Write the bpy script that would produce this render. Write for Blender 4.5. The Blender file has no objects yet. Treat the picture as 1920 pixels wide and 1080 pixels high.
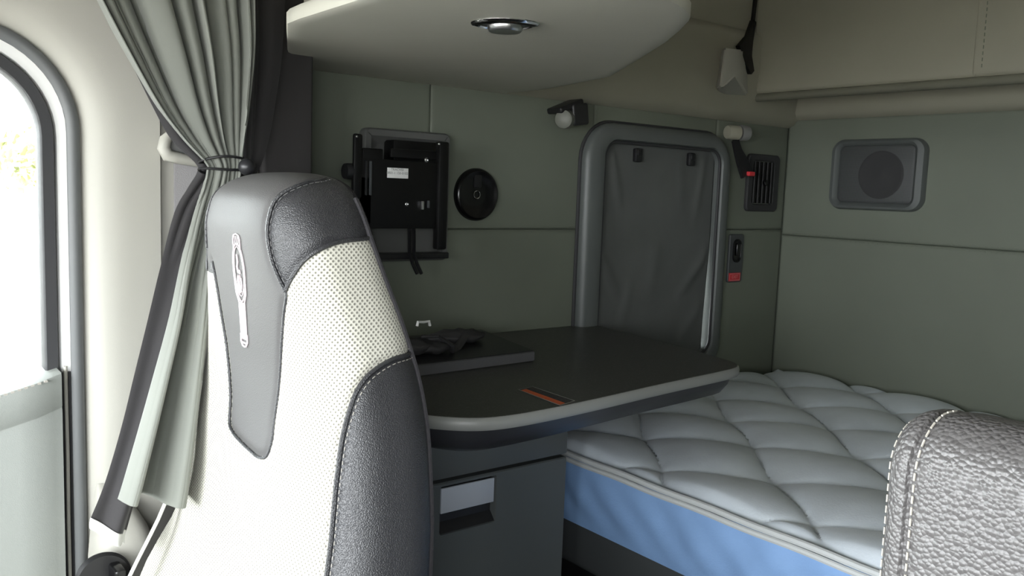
import bpy, bmesh, math, random
import numpy as np
from mathutils import Vector, Matrix, kdtree
random.seed(7)
PI = math.pi
scene = bpy.context.scene
col = scene.collection
# ------------------------------------------------------------------ camera
H = 1.30
FPX = 1633.16
th, ph, ro = math.radians(51.7553), math.radians(-6.3845), math.radians(2.0843)
FW = Vector((math.cos(ph)*math.cos(th), math.cos(ph)*math.sin(th), math.sin(ph)))
r0 = Vector((math.sin(th), -math.cos(th), 0)); u0 = r0.cross(FW)
RT = r0*math.cos(ro)+u0*math.sin(ro); UP = u0*math.cos(ro)-r0*math.sin(ro)
CAM = Vector((0, 0, H))
cd = bpy.data.cameras.new('camera'); cam = bpy.data.objects.new('camera', cd); col.objects.link(cam)
m = Matrix.Identity(4)
for i in range(3):
    m[i][0] = RT[i]; m[i][1] = UP[i]; m[i][2] = -FW[i]; m[i][3] = CAM[i]
cam.matrix_world = m
cd.sensor_width = 36; cd.lens = 36*FPX/1920; cd.clip_start = .02; cd.clip_end = 200
scene.camera = cam

def at(px, py, ax, val):
    """the point of the plane axis=val that the photograph shows at px, py"""
    d = FW+RT*((px-960)/FPX)-UP*((py-540)/FPX)
    t = (val-CAM[ax])/d[ax]
    return CAM+d*t

YA, XB = 1.45, 2.09          # sleeper side wall, rear wall
# ------------------------------------------------------------------ materials
def mat(name, color, rough=.6, bump=0, bscale=200, spec=.5, metal=0, var=0, vscale=6, btype='noise', smf=True, coat=0, sheen=0, detail=3, bdist=.001):
    m = bpy.data.materials.new(name); m.use_nodes = True
    nt = m.node_tree; b = nt.nodes['Principled BSDF']
    b.inputs['Base Color'].default_value = (*color, 1); b.inputs['Roughness'].default_value = rough
    b.inputs['Specular IOR Level'].default_value = spec; b.inputs['Metallic'].default_value = metal
    if coat: b.inputs['Coat Weight'].default_value = coat
    if sheen: b.inputs['Sheen Weight'].default_value = sheen
    tc = nt.nodes.new('ShaderNodeTexCoord')
    if var:
        n = nt.nodes.new('ShaderNodeTexNoise'); n.inputs['Scale'].default_value = vscale; n.inputs['Detail'].default_value = 4
        nt.links.new(tc.outputs['Object'], n.inputs['Vector'])
        r = nt.nodes.new('ShaderNodeMapRange'); r.inputs['From Min'].default_value = .3; r.inputs['From Max'].default_value = .7
        r.inputs['To Min'].default_value = 1-var; r.inputs['To Max'].default_value = 1+var
        nt.links.new(n.outputs['Fac'], r.inputs['Value'])
        v = nt.nodes.new('ShaderNodeVectorMath'); v.operation = 'SCALE'; v.inputs[0].default_value = color
        nt.links.new(r.outputs['Result'], v.inputs['Scale']); nt.links.new(v.outputs['Vector'], b.inputs['Base Color'])
    if bump:
        if btype == 'noise':
            n = nt.nodes.new('ShaderNodeTexNoise'); n.inputs['Scale'].default_value = bscale; n.inputs['Detail'].default_value = detail
            out = n.outputs['Fac']
        else:
            n = nt.nodes.new('ShaderNodeTexVoronoi'); n.inputs['Scale'].default_value = bscale
            if smf: n.feature = 'SMOOTH_F1'; n.inputs['Smoothness'].default_value = .6
            inv = nt.nodes.new('ShaderNodeMath'); inv.operation = 'SUBTRACT'; inv.inputs[0].default_value = 1
            nt.links.new(n.outputs['Distance'], inv.inputs[1]); out = inv.outputs[0]
        nt.links.new(tc.outputs['Object'], n.inputs['Vector'])
        bp = nt.nodes.new('ShaderNodeBump'); bp.inputs['Strength'].default_value = bump; bp.inputs['Distance'].default_value = bdist
        nt.links.new(out, bp.inputs['Height']); nt.links.new(bp.outputs['Normal'], b.inputs['Normal'])
    return m

M = {}
M['vinyl'] = mat('grey_green_vinyl', (.150, .166, .131), .62, .25, 900, .4, var=.04)
M['cream'] = mat('warm_grey_vinyl', (.29, .28, .222), .6, .2, 900, .4, var=.04)
M['pillar'] = mat('pale_plastic', (.40, .39, .345), .55, .15, 1200, .4)
M['overhead'] = mat('overhead_panel', (.52, .51, .44), .55, .15, 900, .4, var=.03)
M['frame_grey'] = mat('frame_grey', (.095, .104, .10), .42, .1, 1500, .5)
M['darkgrey'] = mat('dark_grey_plastic', (.055, .06, .062), .5, .2, 1200, .5)
M['midgrey'] = mat('mid_grey_plastic', (.2, .2, .195), .5, .15, 1200, .5)
M['black'] = mat('black_plastic', (.012, .012, .013), .42, .1, 1200, .5)
M['blackmetal'] = mat('black_metal', (.004, .004, .004), .42, .1, 600, .35)
M['glossblack'] = mat('gloss_black', (.004, .004, .0045), .22)
M['rubber'] = mat('rubber', (.03, .03, .032), .6)
M['seal'] = mat('grey_seal', (.12, .125, .125), .5)
M['chrome'] = mat('chrome', (.75, .75, .75), .12, metal=1)
M['steel'] = mat('steel', (.6, .6, .6), .3, metal=1)
M['cloth'] = mat('cover_cloth', (.105, .11, .105), .85, .3, 700, .2, var=.08, vscale=9)
M['curtain'] = mat('curtain_cloth', (.195, .204, .18), .8, .2, 1200, .25, sheen=.2)
M['lining'] = mat('curtain_lining', (.036, .034, .035), .8, .2, 1200, .3, sheen=.15)
M['ballblack'] = mat('bead_black', (.02, .02, .022), .38)
M['white'] = mat('white_plastic', (.75, .75, .73), .5)
M['leather'] = mat('black_leather', (.034, .034, .037), .40, .6, 800, .6, btype='voronoi', bdist=.001)
M['panelleather'] = mat('grey_leather', (.078, .076, .075), .56, .3, 1000, .4, btype='voronoi', bdist=.0005)
M['pebble'] = mat('pebbled_leather', (.085, .081, .081), .40, .75, 430, .65, btype='voronoi', smf=False, bdist=.0013)
M['thread'] = mat('pale_thread', (.36, .34, .30), .7)
M['darkthread'] = mat('dark_thread', (.14, .14, .14), .7)
M['emblem'] = mat('emblem_thread', (.66, .58, .6), .6)
M['backcloth'] = mat('seat_back_cloth', (.05, .048, .052), .95, .8, 500, .1)
M['belt'] = mat('belt_webbing', (.3, .29, .29), .7, .5, 800)
M['darkbelt'] = mat('dark_webbing', (.03, .029, .03), .7, .5, 800)
M['mattop'] = mat('satin_ticking', (.64, .70, .76), .30, .25, 260, .7, metal=.15, var=.14, vscale=7, sheen=.2, bdist=.0015)
M['matside'] = mat('blue_ticking', (.21, .35, .60), .7, .3, 300, .3, var=.06, vscale=14, bdist=.0015)
M['cording'] = mat('pale_cording', (.50, .52, .52), .6)
M['tableedge'] = mat('grey_edge_band', (.23, .235, .225), .45, .05, 900)
M['cabinet'] = mat('cabinet_laminate', (.07, .077, .077), .5, .15, 900, .4)
M['handle'] = mat('pale_handle', (.36, .385, .43), .4)
M['red'] = mat('red_label', (.55, .03, .04), .5)
M['pink'] = mat('pink_print', (.7, .25, .26), .5)
M['orange'] = mat('orange_band', (.60, .11, .03), .5)
M['print'] = mat('grey_print', (.35, .35, .33), .6)
M['lamp'] = mat('lamp_grey', (.17, .175, .15), .5, .1, 900)
M['board'] = mat('board_grey', (.085, .085, .088), .6, .15, 900)
M['shaded_groove'] = mat('shaded_groove_vinyl', (.15, .15, .115), .7, .2, 900, .3)  # bunk vinyl darkened to imitate the shade under its edge
M['cone'] = mat('cone_black', (.028, .028, .029), .7)
M['plate'] = mat('plate_grey', (.105, .107, .102), .5, .15, 1200)
M['matteblack'] = mat('matte_black', (.007, .007, .007), .5, spec=.25)
M['carpet'] = mat('floor_carpet', (.02, .02, .021), .95, .8, 300, .1)
M['ceiling'] = mat('ceiling_cloth', (.45, .44, .39), .8, .2, 700, .2)
M['leaf'] = mat('leaf_green', (.34, .36, .17), .7, var=.3, vscale=3)
M['bark'] = mat('bark', (.12, .09, .06), .8)
M['soil'] = mat('pale_ground', (.35, .33, .3), .9, var=.1, vscale=.5)

# speckled laminate
def speckle(name, base, speck):
    m = mat(name, base, .38, .1, 1500, .45)
    nt = m.node_tree; b = nt.nodes['Principled BSDF']; tc = nt.nodes.new('ShaderNodeTexCoord')
    n = nt.nodes.new('ShaderNodeTexNoise'); n.inputs['Scale'].default_value = 420; n.inputs['Detail'].default_value = 1
    nt.links.new(tc.outputs['Object'], n.inputs['Vector'])
    cr = nt.nodes.new('ShaderNodeValToRGB'); cr.color_ramp.elements[0].position = .56; cr.color_ramp.elements[0].color = (*base, 1)
    cr.color_ramp.elements[1].position = .74; cr.color_ramp.elements[1].color = (*speck, 1)
    nt.links.new(n.outputs['Fac'], cr.inputs['Fac']); nt.links.new(cr.outputs['Color'], b.inputs['Base Color'])
    return m
M['laminate'] = speckle('speckled_laminate', (.052, .052, .046), (.11, .11, .10))

# perforated seat cloth: a diagonal lattice of small dark holes, by the surface's own measure in metres
def perforated():
    m = mat('woven_seat_cloth', (.56, .55, .49), .8, 0, sheen=.1, spec=.2)
    nt = m.node_tree; b = nt.nodes['Principled BSDF']
    uv = nt.nodes.new('ShaderNodeUVMap')
    mp = nt.nodes.new('ShaderNodeMapping'); mp.inputs['Rotation'].default_value = (0, 0, PI/4); mp.inputs['Scale'].default_value = (250, 250, 250)
    nt.links.new(uv.outputs['UV'], mp.inputs['Vector'])
    v = nt.nodes.new('ShaderNodeTexVoronoi'); v.inputs['Scale'].default_value = 1; v.inputs['Randomness'].default_value = .12; v.voronoi_dimensions = '2D'
    nt.links.new(mp.outputs['Vector'], v.inputs['Vector'])
    cr = nt.nodes.new('ShaderNodeValToRGB'); e = cr.color_ramp.elements
    e[0].position = .16; e[0].color = (.17, .165, .14, 1); e[1].position = .42; e[1].color = (.62, .605, .53, 1)
    nt.links.new(v.outputs['Distance'], cr.inputs['Fac']); nt.links.new(cr.outputs['Color'], b.inputs['Base Color'])
    bp = nt.nodes.new('ShaderNodeBump'); bp.inputs['Strength'].default_value = .6; bp.inputs['Distance'].default_value = .0012
    nt.links.new(v.outputs['Distance'], bp.inputs['Height']); nt.links.new(bp.outputs['Normal'], b.inputs['Normal'])
    return m
M['perforated'] = perforated()

def glass():
    m = bpy.data.materials.new('window_glass'); m.use_nodes = True; nt = m.node_tree
    nt.nodes.remove(nt.nodes['Principled BSDF']); o = nt.nodes['Material Output']
    t = nt.nodes.new('ShaderNodeBsdfTransparent'); t.inputs['Color'].default_value = (.93, .95, .94, 1)
    g = nt.nodes.new('ShaderNodeBsdfGlossy'); g.inputs['Roughness'].default_value = .02
    fr = nt.nodes.new('ShaderNodeFresnel'); fr.inputs['IOR'].default_value = 1.45
    mx = nt.nodes.new('ShaderNodeMixShader')
    nt.links.new(fr.outputs['Fac'], mx.inputs['Fac']); nt.links.new(t.outputs['BSDF'], mx.inputs[1]); nt.links.new(g.outputs['BSDF'], mx.inputs[2])
    nt.links.new(mx.outputs['Shader'], o.inputs['Surface']); return m
M['glass'] = glass()

def grille():
    m = mat('speaker_mesh', (.03, .032, .033), .6)
    nt = m.node_tree; b = nt.nodes['Principled BSDF']; tc = nt.nodes.new('ShaderNodeTexCoord')
    v = nt.nodes.new('ShaderNodeTexVoronoi'); v.inputs['Scale'].default_value = 420; v.inputs['Randomness'].default_value = 0
    nt.links.new(tc.outputs['Object'], v.inputs['Vector'])
    cr = nt.nodes.new('ShaderNodeValToRGB'); e = cr.color_ramp.elements
    e[0].position = .25; e[0].color = (.02, .021, .021, 1); e[1].position = .4; e[1].color = (.062, .066, .066, 1)
    nt.links.new(v.outputs['Distance'], cr.inputs['Fac']); nt.links.new(cr.outputs['Color'], b.inputs['Base Color'])
    return m
M['grille'] = grille()

# ------------------------------------------------------------------ builders
BASE = {}
def tag(o, label=None, cat=None, group=None, kind=None):
    if label: o['label'] = label
    if cat: o['category'] = cat
    if group: o['group'] = group
    if kind: o['kind'] = kind
    return o
def thing(name, base, label, cat, group=None, kind=None):
    o = bpy.data.objects.new(name, None); o.empty_display_size = .05; col.objects.link(o)
    o.location = base; BASE[o.name] = Vector(base)
    return tag(o, label, cat, group, kind)
def link(name, me, material, parent=None, base=None, smooth=True):
    if isinstance(me, bmesh.types.BMesh):
        bm = me; me = bpy.data.meshes.new(name)
        bmesh.ops.recalc_face_normals(bm, faces=bm.faces); bm.to_mesh(me); bm.free()
    b = BASE[parent.name] if parent else Vector(base if base is not None else (0, 0, 0))
    me.transform(Matrix.Translation(-b))
    me.materials.append(material)
    o = bpy.data.objects.new(name, me); col.objects.link(o)
    if parent: o.parent = parent
    else: o.location = b
    BASE[o.name] = b
    if smooth:
        me.polygons.foreach_set('use_smooth', [True]*len(me.polygons))
        me.update()
        try: me.set_sharp_from_angle(angle=math.radians(40))
        except Exception: pass
    return o
def NB(): return bmesh.new()
def box(bm, lo, hi, bev=0, seg=2, mtx=None):
    c = [(a+b)/2 for a, b in zip(lo, hi)]; s = [abs(b-a) for a, b in zip(lo, hi)]
    r = bmesh.ops.create_cube(bm, size=1)
    vs = r['verts']
    bmesh.ops.scale(bm, vec=s, verts=vs); bmesh.ops.translate(bm, vec=c, verts=vs)
    if mtx: bmesh.ops.transform(bm, matrix=mtx, verts=vs)
    if bev:
        es = list({e for v in vs for e in v.link_edges})
        bmesh.ops.bevel(bm, geom=es, offset=min(bev, min(s)*.49), segments=seg, profile=.5, affect='EDGES')
def loops(bm, ls, closed=True, cap0=False, cap1=False):
    """skin a list of equal length point loops"""
    L = [[bm.verts.new(p) for p in l] for l in ls]; n = len(L[0])
    for a, b in zip(L[:-1], L[1:]):
        for i in range(n if closed else n-1):
            j = (i+1) % n
            try: bm.faces.new((a[i], a[j], b[j], b[i]))
            except ValueError: pass
    if cap0: bm.faces.new(L[0][::-1])
    if cap1: bm.faces.new(L[-1])
    return L
def tube(bm, pts, r, n=8, closed=False, flat=1, cap=True):
    pts = [Vector(p) for p in pts]; k = len(pts); ls = []
    up = None
    for i, p in enumerate(pts):
        a = pts[(i-1) % k] if (closed or i > 0) else p; b = pts[(i+1) % k] if (closed or i < k-1) else p
        t = (b-a).normalized()
        if up is None:
            up = Vector((0, 0, 1)) if abs(t.z) < .9 else Vector((1, 0, 0))
        s = t.cross(up)
        if s.length < 1e-6: s = t.orthogonal()
        s.normalize(); up = s.cross(t).normalized()
        rr = r[i] if isinstance(r, (list, tuple)) else r
        ls.append([p+s*math.cos(2*PI*q/n)*rr+up*math.sin(2*PI*q/n)*rr*flat for q in range(n)])
    if closed: ls.append(ls[0]); 
    if closed:
        L = [[bm.verts.new(p) for p in l] for l in ls[:-1]]; L.append(L[0])
        for a, b in zip(L[:-1], L[1:]):
            for i in range(n): bm.faces.new((a[i], a[(i+1) % n], b[(i+1) % n], b[i]))
    else: loops(bm, ls, True, cap, cap)
def ball(bm, c, r, sc=(1, 1, 1), u=20, v=12):
    q = bmesh.ops.create_uvsphere(bm, u_segments=u, v_segments=v, radius=r)
    bmesh.ops.scale(bm, vec=sc, verts=q['verts']); bmesh.ops.translate(bm, vec=c, verts=q['verts'])
def disc_lathe(bm, c, axis, prof, n=40):
    """profile of (radius, height along axis) turned about an axis through c"""
    axis = Vector(axis).normalized(); s = axis.orthogonal().normalized(); t = axis.cross(s)
    ls = [[Vector(c)+axis*h+(s*math.cos(2*PI*i/n)+t*math.sin(2*PI*i/n))*r for i in range(n)] for r, h in prof]
    loops(bm, ls, True, True, True)
def rrect(x0, x1, z0, z1, r, n=8):
    """rounded rectangle outline; r may be four radii (x1z1, x0z1, x0z0, x1z0)"""
    R = r if isinstance(r, (list, tuple)) else (r,)*4
    o = []
    for (cx, cz, sx, sz, a0, rr) in ((x1, z1, -1, -1, 0, R[0]), (x0, z1, 1, -1, 90, R[1]), (x0, z0, 1, 1, 180, R[2]), (x1, z0, -1, 1, 270, R[3])):
        for i in range(n+1):
            a = math.radians(a0+90*i/n); o.append((cx+sx*rr+rr*math.cos(a), cz+sz*rr+rr*math.sin(a)))
    return o
def on_wall(o, y): return [Vector((x, y, z)) for x, z in o]        # outline (x, z) on a plane y
def on_rear(o, x): return [Vector((x, y, z)) for y, z in o]        # outline (y, z) on a plane x
def offs(o, d):
    """grow an outline outward by d (convex outlines, counter-clockwise)"""
    n = len(o); res = []
    for i in range(n):
        j = i-1
        while (Vector(o[j])-Vector(o[i])).length < 1e-7: j -= 1
        k = (i+1) % n
        while (Vector(o[k])-Vector(o[i])).length < 1e-7: k = (k+1) % n
        t1 = (Vector(o[i])-Vector(o[j])).normalized(); t2 = (Vector(o[k])-Vector(o[i])).normalized()
        n1 = Vector((t1.y, -t1.x)); n2 = Vector((t2.y, -t2.x)); b = (n1+n2)
        b = b/max(b.length_squared/2, .3)
        res.append((o[i][0]+b.x*d, o[i][1]+b.y*d))
    return res
def sstep(a, b, x):
    t = min(max((x-a)/(b-a), 0), 1); return t*t*(3-2*t)

# ------------------------------------------------------------------ the setting
def setting(name, bm, m, parent=None, smooth=True):
    o = link(name, bm, m, parent, smooth=smooth)
    if not parent: o['kind'] = 'structure'
    return o
b = NB(); box(b, (-1.15, -.85, -.05), (2.2, 1.55, 0)); setting('floor', b, M['carpet'], smooth=False)
b = NB(); box(b, (-1.2, -.85, 2.30), (2.2, 1.55, 2.36)); setting('ceiling', b, M['ceiling'], smooth=False)

# sleeper side wall: upholstered panels round the window hole
WO = rrect(1.335, 1.812, .86, 1.448, .075)      # hole of the side window
b = NB()
ZS, ZT = 1.2185, 1.503
def pad(x0, x1, z0, z1, k):
    return [(x1-k, z1-k), (x0+k, z1-k), (x0+k, z0+k), (x1-k, z0+k)]
def pan(x0, x1, z0, z1):
    loops(b, [on_wall(pad(x0, x1, z0, z1, k), y) for k, y in ((0, YA+.03), (0, YA+.006), (.0012, YA+.003), (.004, YA+.0008), (.009, YA))], True, False, True)
pan(.60, .928, ZS, ZT)
pan(.928, 1.362, ZS, ZT); pan(.60, 1.362, 0, ZS)
pan(1.362, 1.788, 1.428, ZT); pan(1.362, 1.788, 0, .89)
pan(1.788, 2.095, ZS, ZT); pan(1.788, 2.095, 0, ZS)
box(b, (.6, YA+.012, 1.448), (2.2, YA+.05, 2.3))
box(b, (.6, YA+.012, 0), (1.362, YA+.05, 1.448)); box(b, (1.788, YA+.012, 0), (2.2, YA+.05, 1.448)); box(b, (1.3, YA+.012, 0), (1.9, YA+.05, .86))
setting('wall_right', b, M['vinyl'])
# upper wall above the cove
b = NB()
cp = [(1.450, 1.497), (1.432, 1.505), (1.418, 1.525), (1.408, 1.56), (1.401, 1.62), (1.400, 1.70), (1.404, 1.712), (1.420, 1.722), (1.43, 2.3)]
loops(b, [[Vector((x, y, z)) for x in (.6, 1.1, 1.6, 2.09)] for y, z in cp], closed=False)
setting('trim_1', b, M['cream'])
# rear wall
b = NB()
def panr(y0, y1, z0, z1):
    loops(b, [on_rear(pad(y0, y1, z0, z1, k), x) for k, x in ((0, XB+.03), (0, XB+.006), (.0012, XB+.003), (.004, XB+.0008), (.009, XB))], True, False, True)
ZR = 1.205
panr(-.75, 1.45, ZR, 1.521); panr(-.75, 1.45, 0, ZR)
box(b, (XB+.012, -.85, 0), (XB+.06, 1.55, 2.3))
setting('wall_rear', b, M['vinyl'])
b = NB()
cr_ = [(2.092, 1.517), (2.078, 1.522), (2.066, 1.535), (2.06, 1.56), (2.058, 1.60), (2.06, 2.3)]
loops(b, [[Vector((x, y, z)) for y in (-.75, 0, .7, 1.45)] for x, z in cr_], closed=False)
setting('trim_2', b, M['cream'])
# stitched double seams of the rear wall and of the side wall
b = NB()
for z in (ZR+.006, ZR-.006):
    for i in range(120):
        y = 1.43-i*.0125; box(b, (XB-.0012, y-.004, z-.0006), (XB+.001, y+.004, z+.0006))
for i in range(18):
    x = 1.85+i*.0125; box(b, (x-.004, YA-.0012, ZS+.0054), (x+.004, YA+.001, ZS+.0066))
o = setting('stitching', b, M['vinyl'], bpy.data.objects['wall_rear'], smooth=False)
# cab partition, left walls, front
b = NB(); box(b, (.55, -.85, 0), (.60, -.55, 2.3)); box(b, (.6, -.85, 0), (2.2, -.75, 2.3)); setting('wall_left', b, M['vinyl'], smooth=False)
b = NB()
box(b, (-.95, -.62, 0), (.58, -.55, .98)); box(b, (-.95, -.62, 1.5), (.58, -.55, 2.3)); box(b, (-.12, -.62, .98), (.58, -.55, 1.5)); box(b, (-.95, -.62, .98), (-.75, -.55, 1.5))
setting('wall_left_front', b, M['pillar'], smooth=False)
b = NB()
box(b, (-.95, -.62, 0), (-.85, 1.5, .93)); box(b, (-.95, -.62, 1.58), (-.85, 1.5, 2.3)); box(b, (-.95, -.62, .93), (-.85, -.5, 1.58)); box(b, (-.95, 1.25, .93), (-.85, 1.5, 1.58))
setting('wall_front', b, M['pillar'], smooth=False)

# cab side panel round the door opening
OP = rrect(-.74, .272, .28, 1.492, .135, 12)
def rect_out(o, x0, x1, z0, z1):
    cx, cz = (-.25, .95); res = []
    for x, z in o:
        dx, dz = x-cx, z-cz; t = 1e9
        if dx > 0: t = min(t, (x1-cx)/dx)
        if dx < 0: t = min(t, (x0-cx)/dx)
        if dz > 0: t = min(t, (z1-cz)/dz)
        if dz < 0: t = min(t, (z0-cz)/dz)
        res.append((cx+dx*t, cz+dz*t))
    for c in ((x0, z0), (x0, z1), (x1, z0), (x1, z1)):
        i = min(range(len(res)), key=lambda q: (res[q][0]-c[0])**2+(res[q][1]-c[1])**2); res[i] = c
    return res
b = NB()
prof = [(0, 1.40), (0, 1.352), (.002, 1.338), (.008, 1.322), (.018, 1.310), (.032, 1.303), (.05, 1.3005), (.065, 1.30)]
ls = [on_wall(offs(OP, d), y) for d, y in prof]
ls.append(on_wall(rect_out(OP, -.95, .377, 0, 2.3), 1.30))
ls.append(on_wall(rect_out(OP, -.95, .377, 0, 2.3), 1.318))
loops(b, ls)
box(b, (.376, 1.314, 0), (.53, 1.46, 2.3), .006)
setting('wall_right_front', b, M['pillar'])

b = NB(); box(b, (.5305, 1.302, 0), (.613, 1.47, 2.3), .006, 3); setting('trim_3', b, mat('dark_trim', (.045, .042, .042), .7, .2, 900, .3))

# the passenger door: seal, painted edge, dark window frame, glass, trim panel
door = bpy.data.objects.new('door_1', None); col.objects.link(door); door.location = (-.25, 1.36, .28); BASE['door_1'] = Vector(door.location)
tag(door, kind='structure')
b = NB(); tube(b, on_wall(offs(OP, -.0035), 1.322), .0072, 10, closed=True, flat=1.2); link('door_seal', b, M['seal'], door)
b = NB()
fr = rrect(-.70, .2505, .90, 1.4705, (.120, .06, .02, .02), 12)
fi = offs(fr, -.0175)
loops(b, [on_wall(fr, 1.385), on_wall(fr, 1.352), on_wall(offs(fr, -.002), 1.348), on_wall(offs(fi, .002), 1.348), on_wall(fi, 1.352), on_wall(fi, 1.385)])
link('window_frame', b, M['rubber'], door)
b = NB(); loops(b, [on_wall(offs(OP, .004), 1.352), on_wall(offs(OP, -.006), 1.350), on_wall(offs(fr, .0035), 1.354), on_wall(offs(fr, .002), 1.358), on_wall(offs(fr, .002), 1.39)]); link('door_edge', b, M['white'], door)
b = NB(); loops(b, [on_wall(offs(fi, .003), 1.372), on_wall(offs(fi, .003), 1.376)], True, True, True); link('glass', b, M['glass'], door)
# door trim panel: its top edge dips towards the front
b = NB()
def ztop(x): return max(1.026-.26*(.2465-x), .95)
xs = [-.70, -.4, -.1, -.05, 0, .05, .1, .15, .19, .215, .235, .2465]
ls = []
for x in xs:
    e = sstep(.215, .2465, x)*.012; zt = ztop(x)
    ls.append([Vector((x, y, z)) for y, z in ((1.385, .30), (1.304+e, .30), (1.302+e, zt-.052), (1.3035+e, zt-.050), (1.3035+e, zt-.048), (1.302+e, zt-.046), (1.302+e, zt-.004), (1.3035+e, zt-.001), (1.306+e, zt), (1.372, zt+.002), (1.385, zt+.002))])
loops(b, ls, True, True, True); link('door_panel', b, mat('door_vinyl', (.26, .275, .255), .6, .2, 900, .4), door)
b = NB(); box(b, (.247, 1.345, .30), (.2685, 1.39, 1.02)); link('door_gap', b, M['rubber'], door, smooth=False)
b = NB(); tube(b, [(.2565, 1.340, 1.03), (.2568, 1.338, .9), (.2562, 1.338, .8), (.2575, 1.338, .5), (.2575, 1.338, .32)], .0026, 8); link('trim_strip', b, M['pillar'], door)
# stitches along the top of the door panel
b = NB()
for i in range(40):
    x = .225-i*.008; z = ztop(x); box(b, (x-.0022, 1.3025, z-.0032), (x+.0022, 1.3055, z-.0005))
link('door_stitching', b, M['thread'], door, smooth=False)

# side window of the sleeper behind its cloth cover
win = bpy.data.objects.new('window_1', None); col.objects.link(win); win.location = (1.57, YA, .86); BASE['window_1'] = Vector(win.location); tag(win, kind='structure')
FO = rrect(1.322, 1.826, .845, 1.460, .085); FI = rrect(1.378, 1.785, .90, 1.420, .038)
b = NB()
loops(b, [on_wall(FO, 1.452), on_wall(FO, 1.436), on_wall(offs(FO, -.004), 1.428), on_wall(offs(FO, -.014), 1.4225), on_wall(offs(FI, .012), 1.4215), on_wall(offs(FI, .004), 1.424), on_wall(FI, 1.432), on_wall(FI, 1.50)])
link('window_frame', b, M['frame_grey'], win)
b = NB(); tube(b, on_wall(offs(FO, .002), 1.447), .0042, 8, closed=True); link('outer_seal', b, M['rubber'], win)
b = NB(); tube(b, on_wall(offs(FI, -.002), 1.431), .0035, 8, closed=True); link('inner_seal', b, M['rubber'], win)
b = NB(); loops(b, [on_wall(FI, 1.475), on_wall(FI, 1.479)], True, True, True); link('glass', b, M['glass'], win)
# cloth cover, creased, its lower rear edge standing off the frame
cov = thing('window_cover', (1.58, 1.44, .90), 'dark grey creased cloth cover filling the side window frame', 'window cover')
b = NB(); nx, nz = 90, 120; g = []
for j in range(nz+1):
    v = j/nz; z = .90+v*.520
    xr = 1.785-.0105*sstep(.62, .10, v)-.001
    row = []
    for i in range(nx+1):
        u = i/nx; x = 1.376+u*(xr-1.376)
        cr = 0
        for (x0, z0, x1, z1, w, a) in ((.08, 1, .25, .55, .03, .004), (.02, .52, .3, .2, .035, .005), (.98, .5, .62, .2, .035, .006), (.9, .95, .8, .5, .03, .003), (.5, .5, .45, .2, .05, .003), (.95, .22, .7, .02, .04, .005), (.3, .35, .2, .05, .04, .003), (.68, .95, .72, .6, .04, .002)):
            dx, dz = x1-x0, z1-z0; L2 = dx*dx+dz*dz
            t = min(max(((u-x0)*dx+(v-z0)*dz)/L2, 0), 1); d = math.hypot(u-x0-dx*t, v-z0-dz*t)
            cr += a*math.exp(-(d/w)**2)*math.sin(PI*min(t+.25, 1))
        edge = min(u, 1-u, v, 1-v)
        row.append(b.verts.new((x, 1.452-cr*min(1, edge/.06)-.003*math.sin(PI*u)*math.sin(PI*v), z)))
    g.append(row)
for j in range(nz):
    for i in range(nx): b.faces.new((g[j][i], g[j][i+1], g[j+1][i+1], g[j+1][i]))
c = link('cloth', b, M['cloth'], cov); c.modifiers.new('thickness', 'SOLIDIFY').thickness = .003
for px, py in ((1195, 291), (1295, 299)):
    p = at(px, py, 1, 1.444)
    b = NB(); box(b, (p.x-.011, 1.436, p.z-.016), (p.x+.011, 1.450, p.z+.016), .004); box(b, (p.x-.008, 1.4335, p.z-.002), (p.x+.008, 1.44, p.z+.013), .003)
    link('snap_tab', b, M['black'], cov)

# ------------------------------------------------------------------ passenger seat
SK = np.array([
(1.3115,.421,.012,.006),(1.3100,.420,.048,.022),(1.3055,.418,.078,.037),(1.297,.415,.101,.049),(1.284,.412,.117,.058),
(1.267,.412,.129,.063),(1.245,.414,.139,.067),(1.20,.422,.156,.070),(1.15,.431,.177,.073),(1.10,.438,.195,.076),
(1.05,.439,.211,.079),(1.00,.435,.224,.082),(.95,.430,.236,.084),(.90,.420,.250,.086),(.85,.408,.270,.087),(.80,.388,.296,.088),(.74,.371,.315,.09),(.66,.352,.32,.09),(.58,.33,.31,.085)])
SCY = .95
def seat_row(t):
    n = len(SK)-1; x = min(max(t, 0), 1)*n; i = int(min(math.floor(x), n-1)); f = x-i
    p = [SK[max(i-1, 0)], SK[i], SK[i+1], SK[min(i+2, n)]]
    return .5*((2*p[1])+(p[2]-p[0])*f+(2*p[0]-5*p[1]+4*p[2]-p[3])*f*f+(3*p[1]-p[0]-3*p[2]+p[3])*f**3)
def sring(a, bb, N, nf=3.0):
    q = np.linspace(0, 2*PI, 1441); c = np.cos(q); s = np.sin(q)
    x = a*np.sign(c)*np.abs(c)**(2/nf); y = bb*np.sign(s)*np.abs(s)**(2/nf)
    d = np.r_[0, np.cumsum(np.hypot(np.diff(x), np.diff(y)))]; k = np.linspace(0, d[-1], N+1)[:-1]
    return np.interp(k, d, x), np.interp(k, d, y), d[-1]
SN, SM = 420, 440
G = np.zeros((SM, SN, 3)); PER = np.zeros(SM)
for j in range(SM):
    z, cx, a, bb = seat_row(j/(SM-1)); la, de, PER[j] = sring(a, bb, SN)
    G[j, :, 0] = cx-de; G[j, :, 1] = SCY-la; G[j, :, 2] = z
def S(u, v):
    x = (u % 1)*SN; i = int(x) % SN; f = x-int(x); y = min(max(v, 0), 1)*(SM-1); j = int(min(y, SM-2)); g_ = y-j; k = (i+1) % SN
    return Vector((1-f)*(1-g_)*G[j, i]+f*(1-g_)*G[j, k]+(1-f)*g_*G[j+1, i]+f*g_*G[j+1, k])
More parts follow.
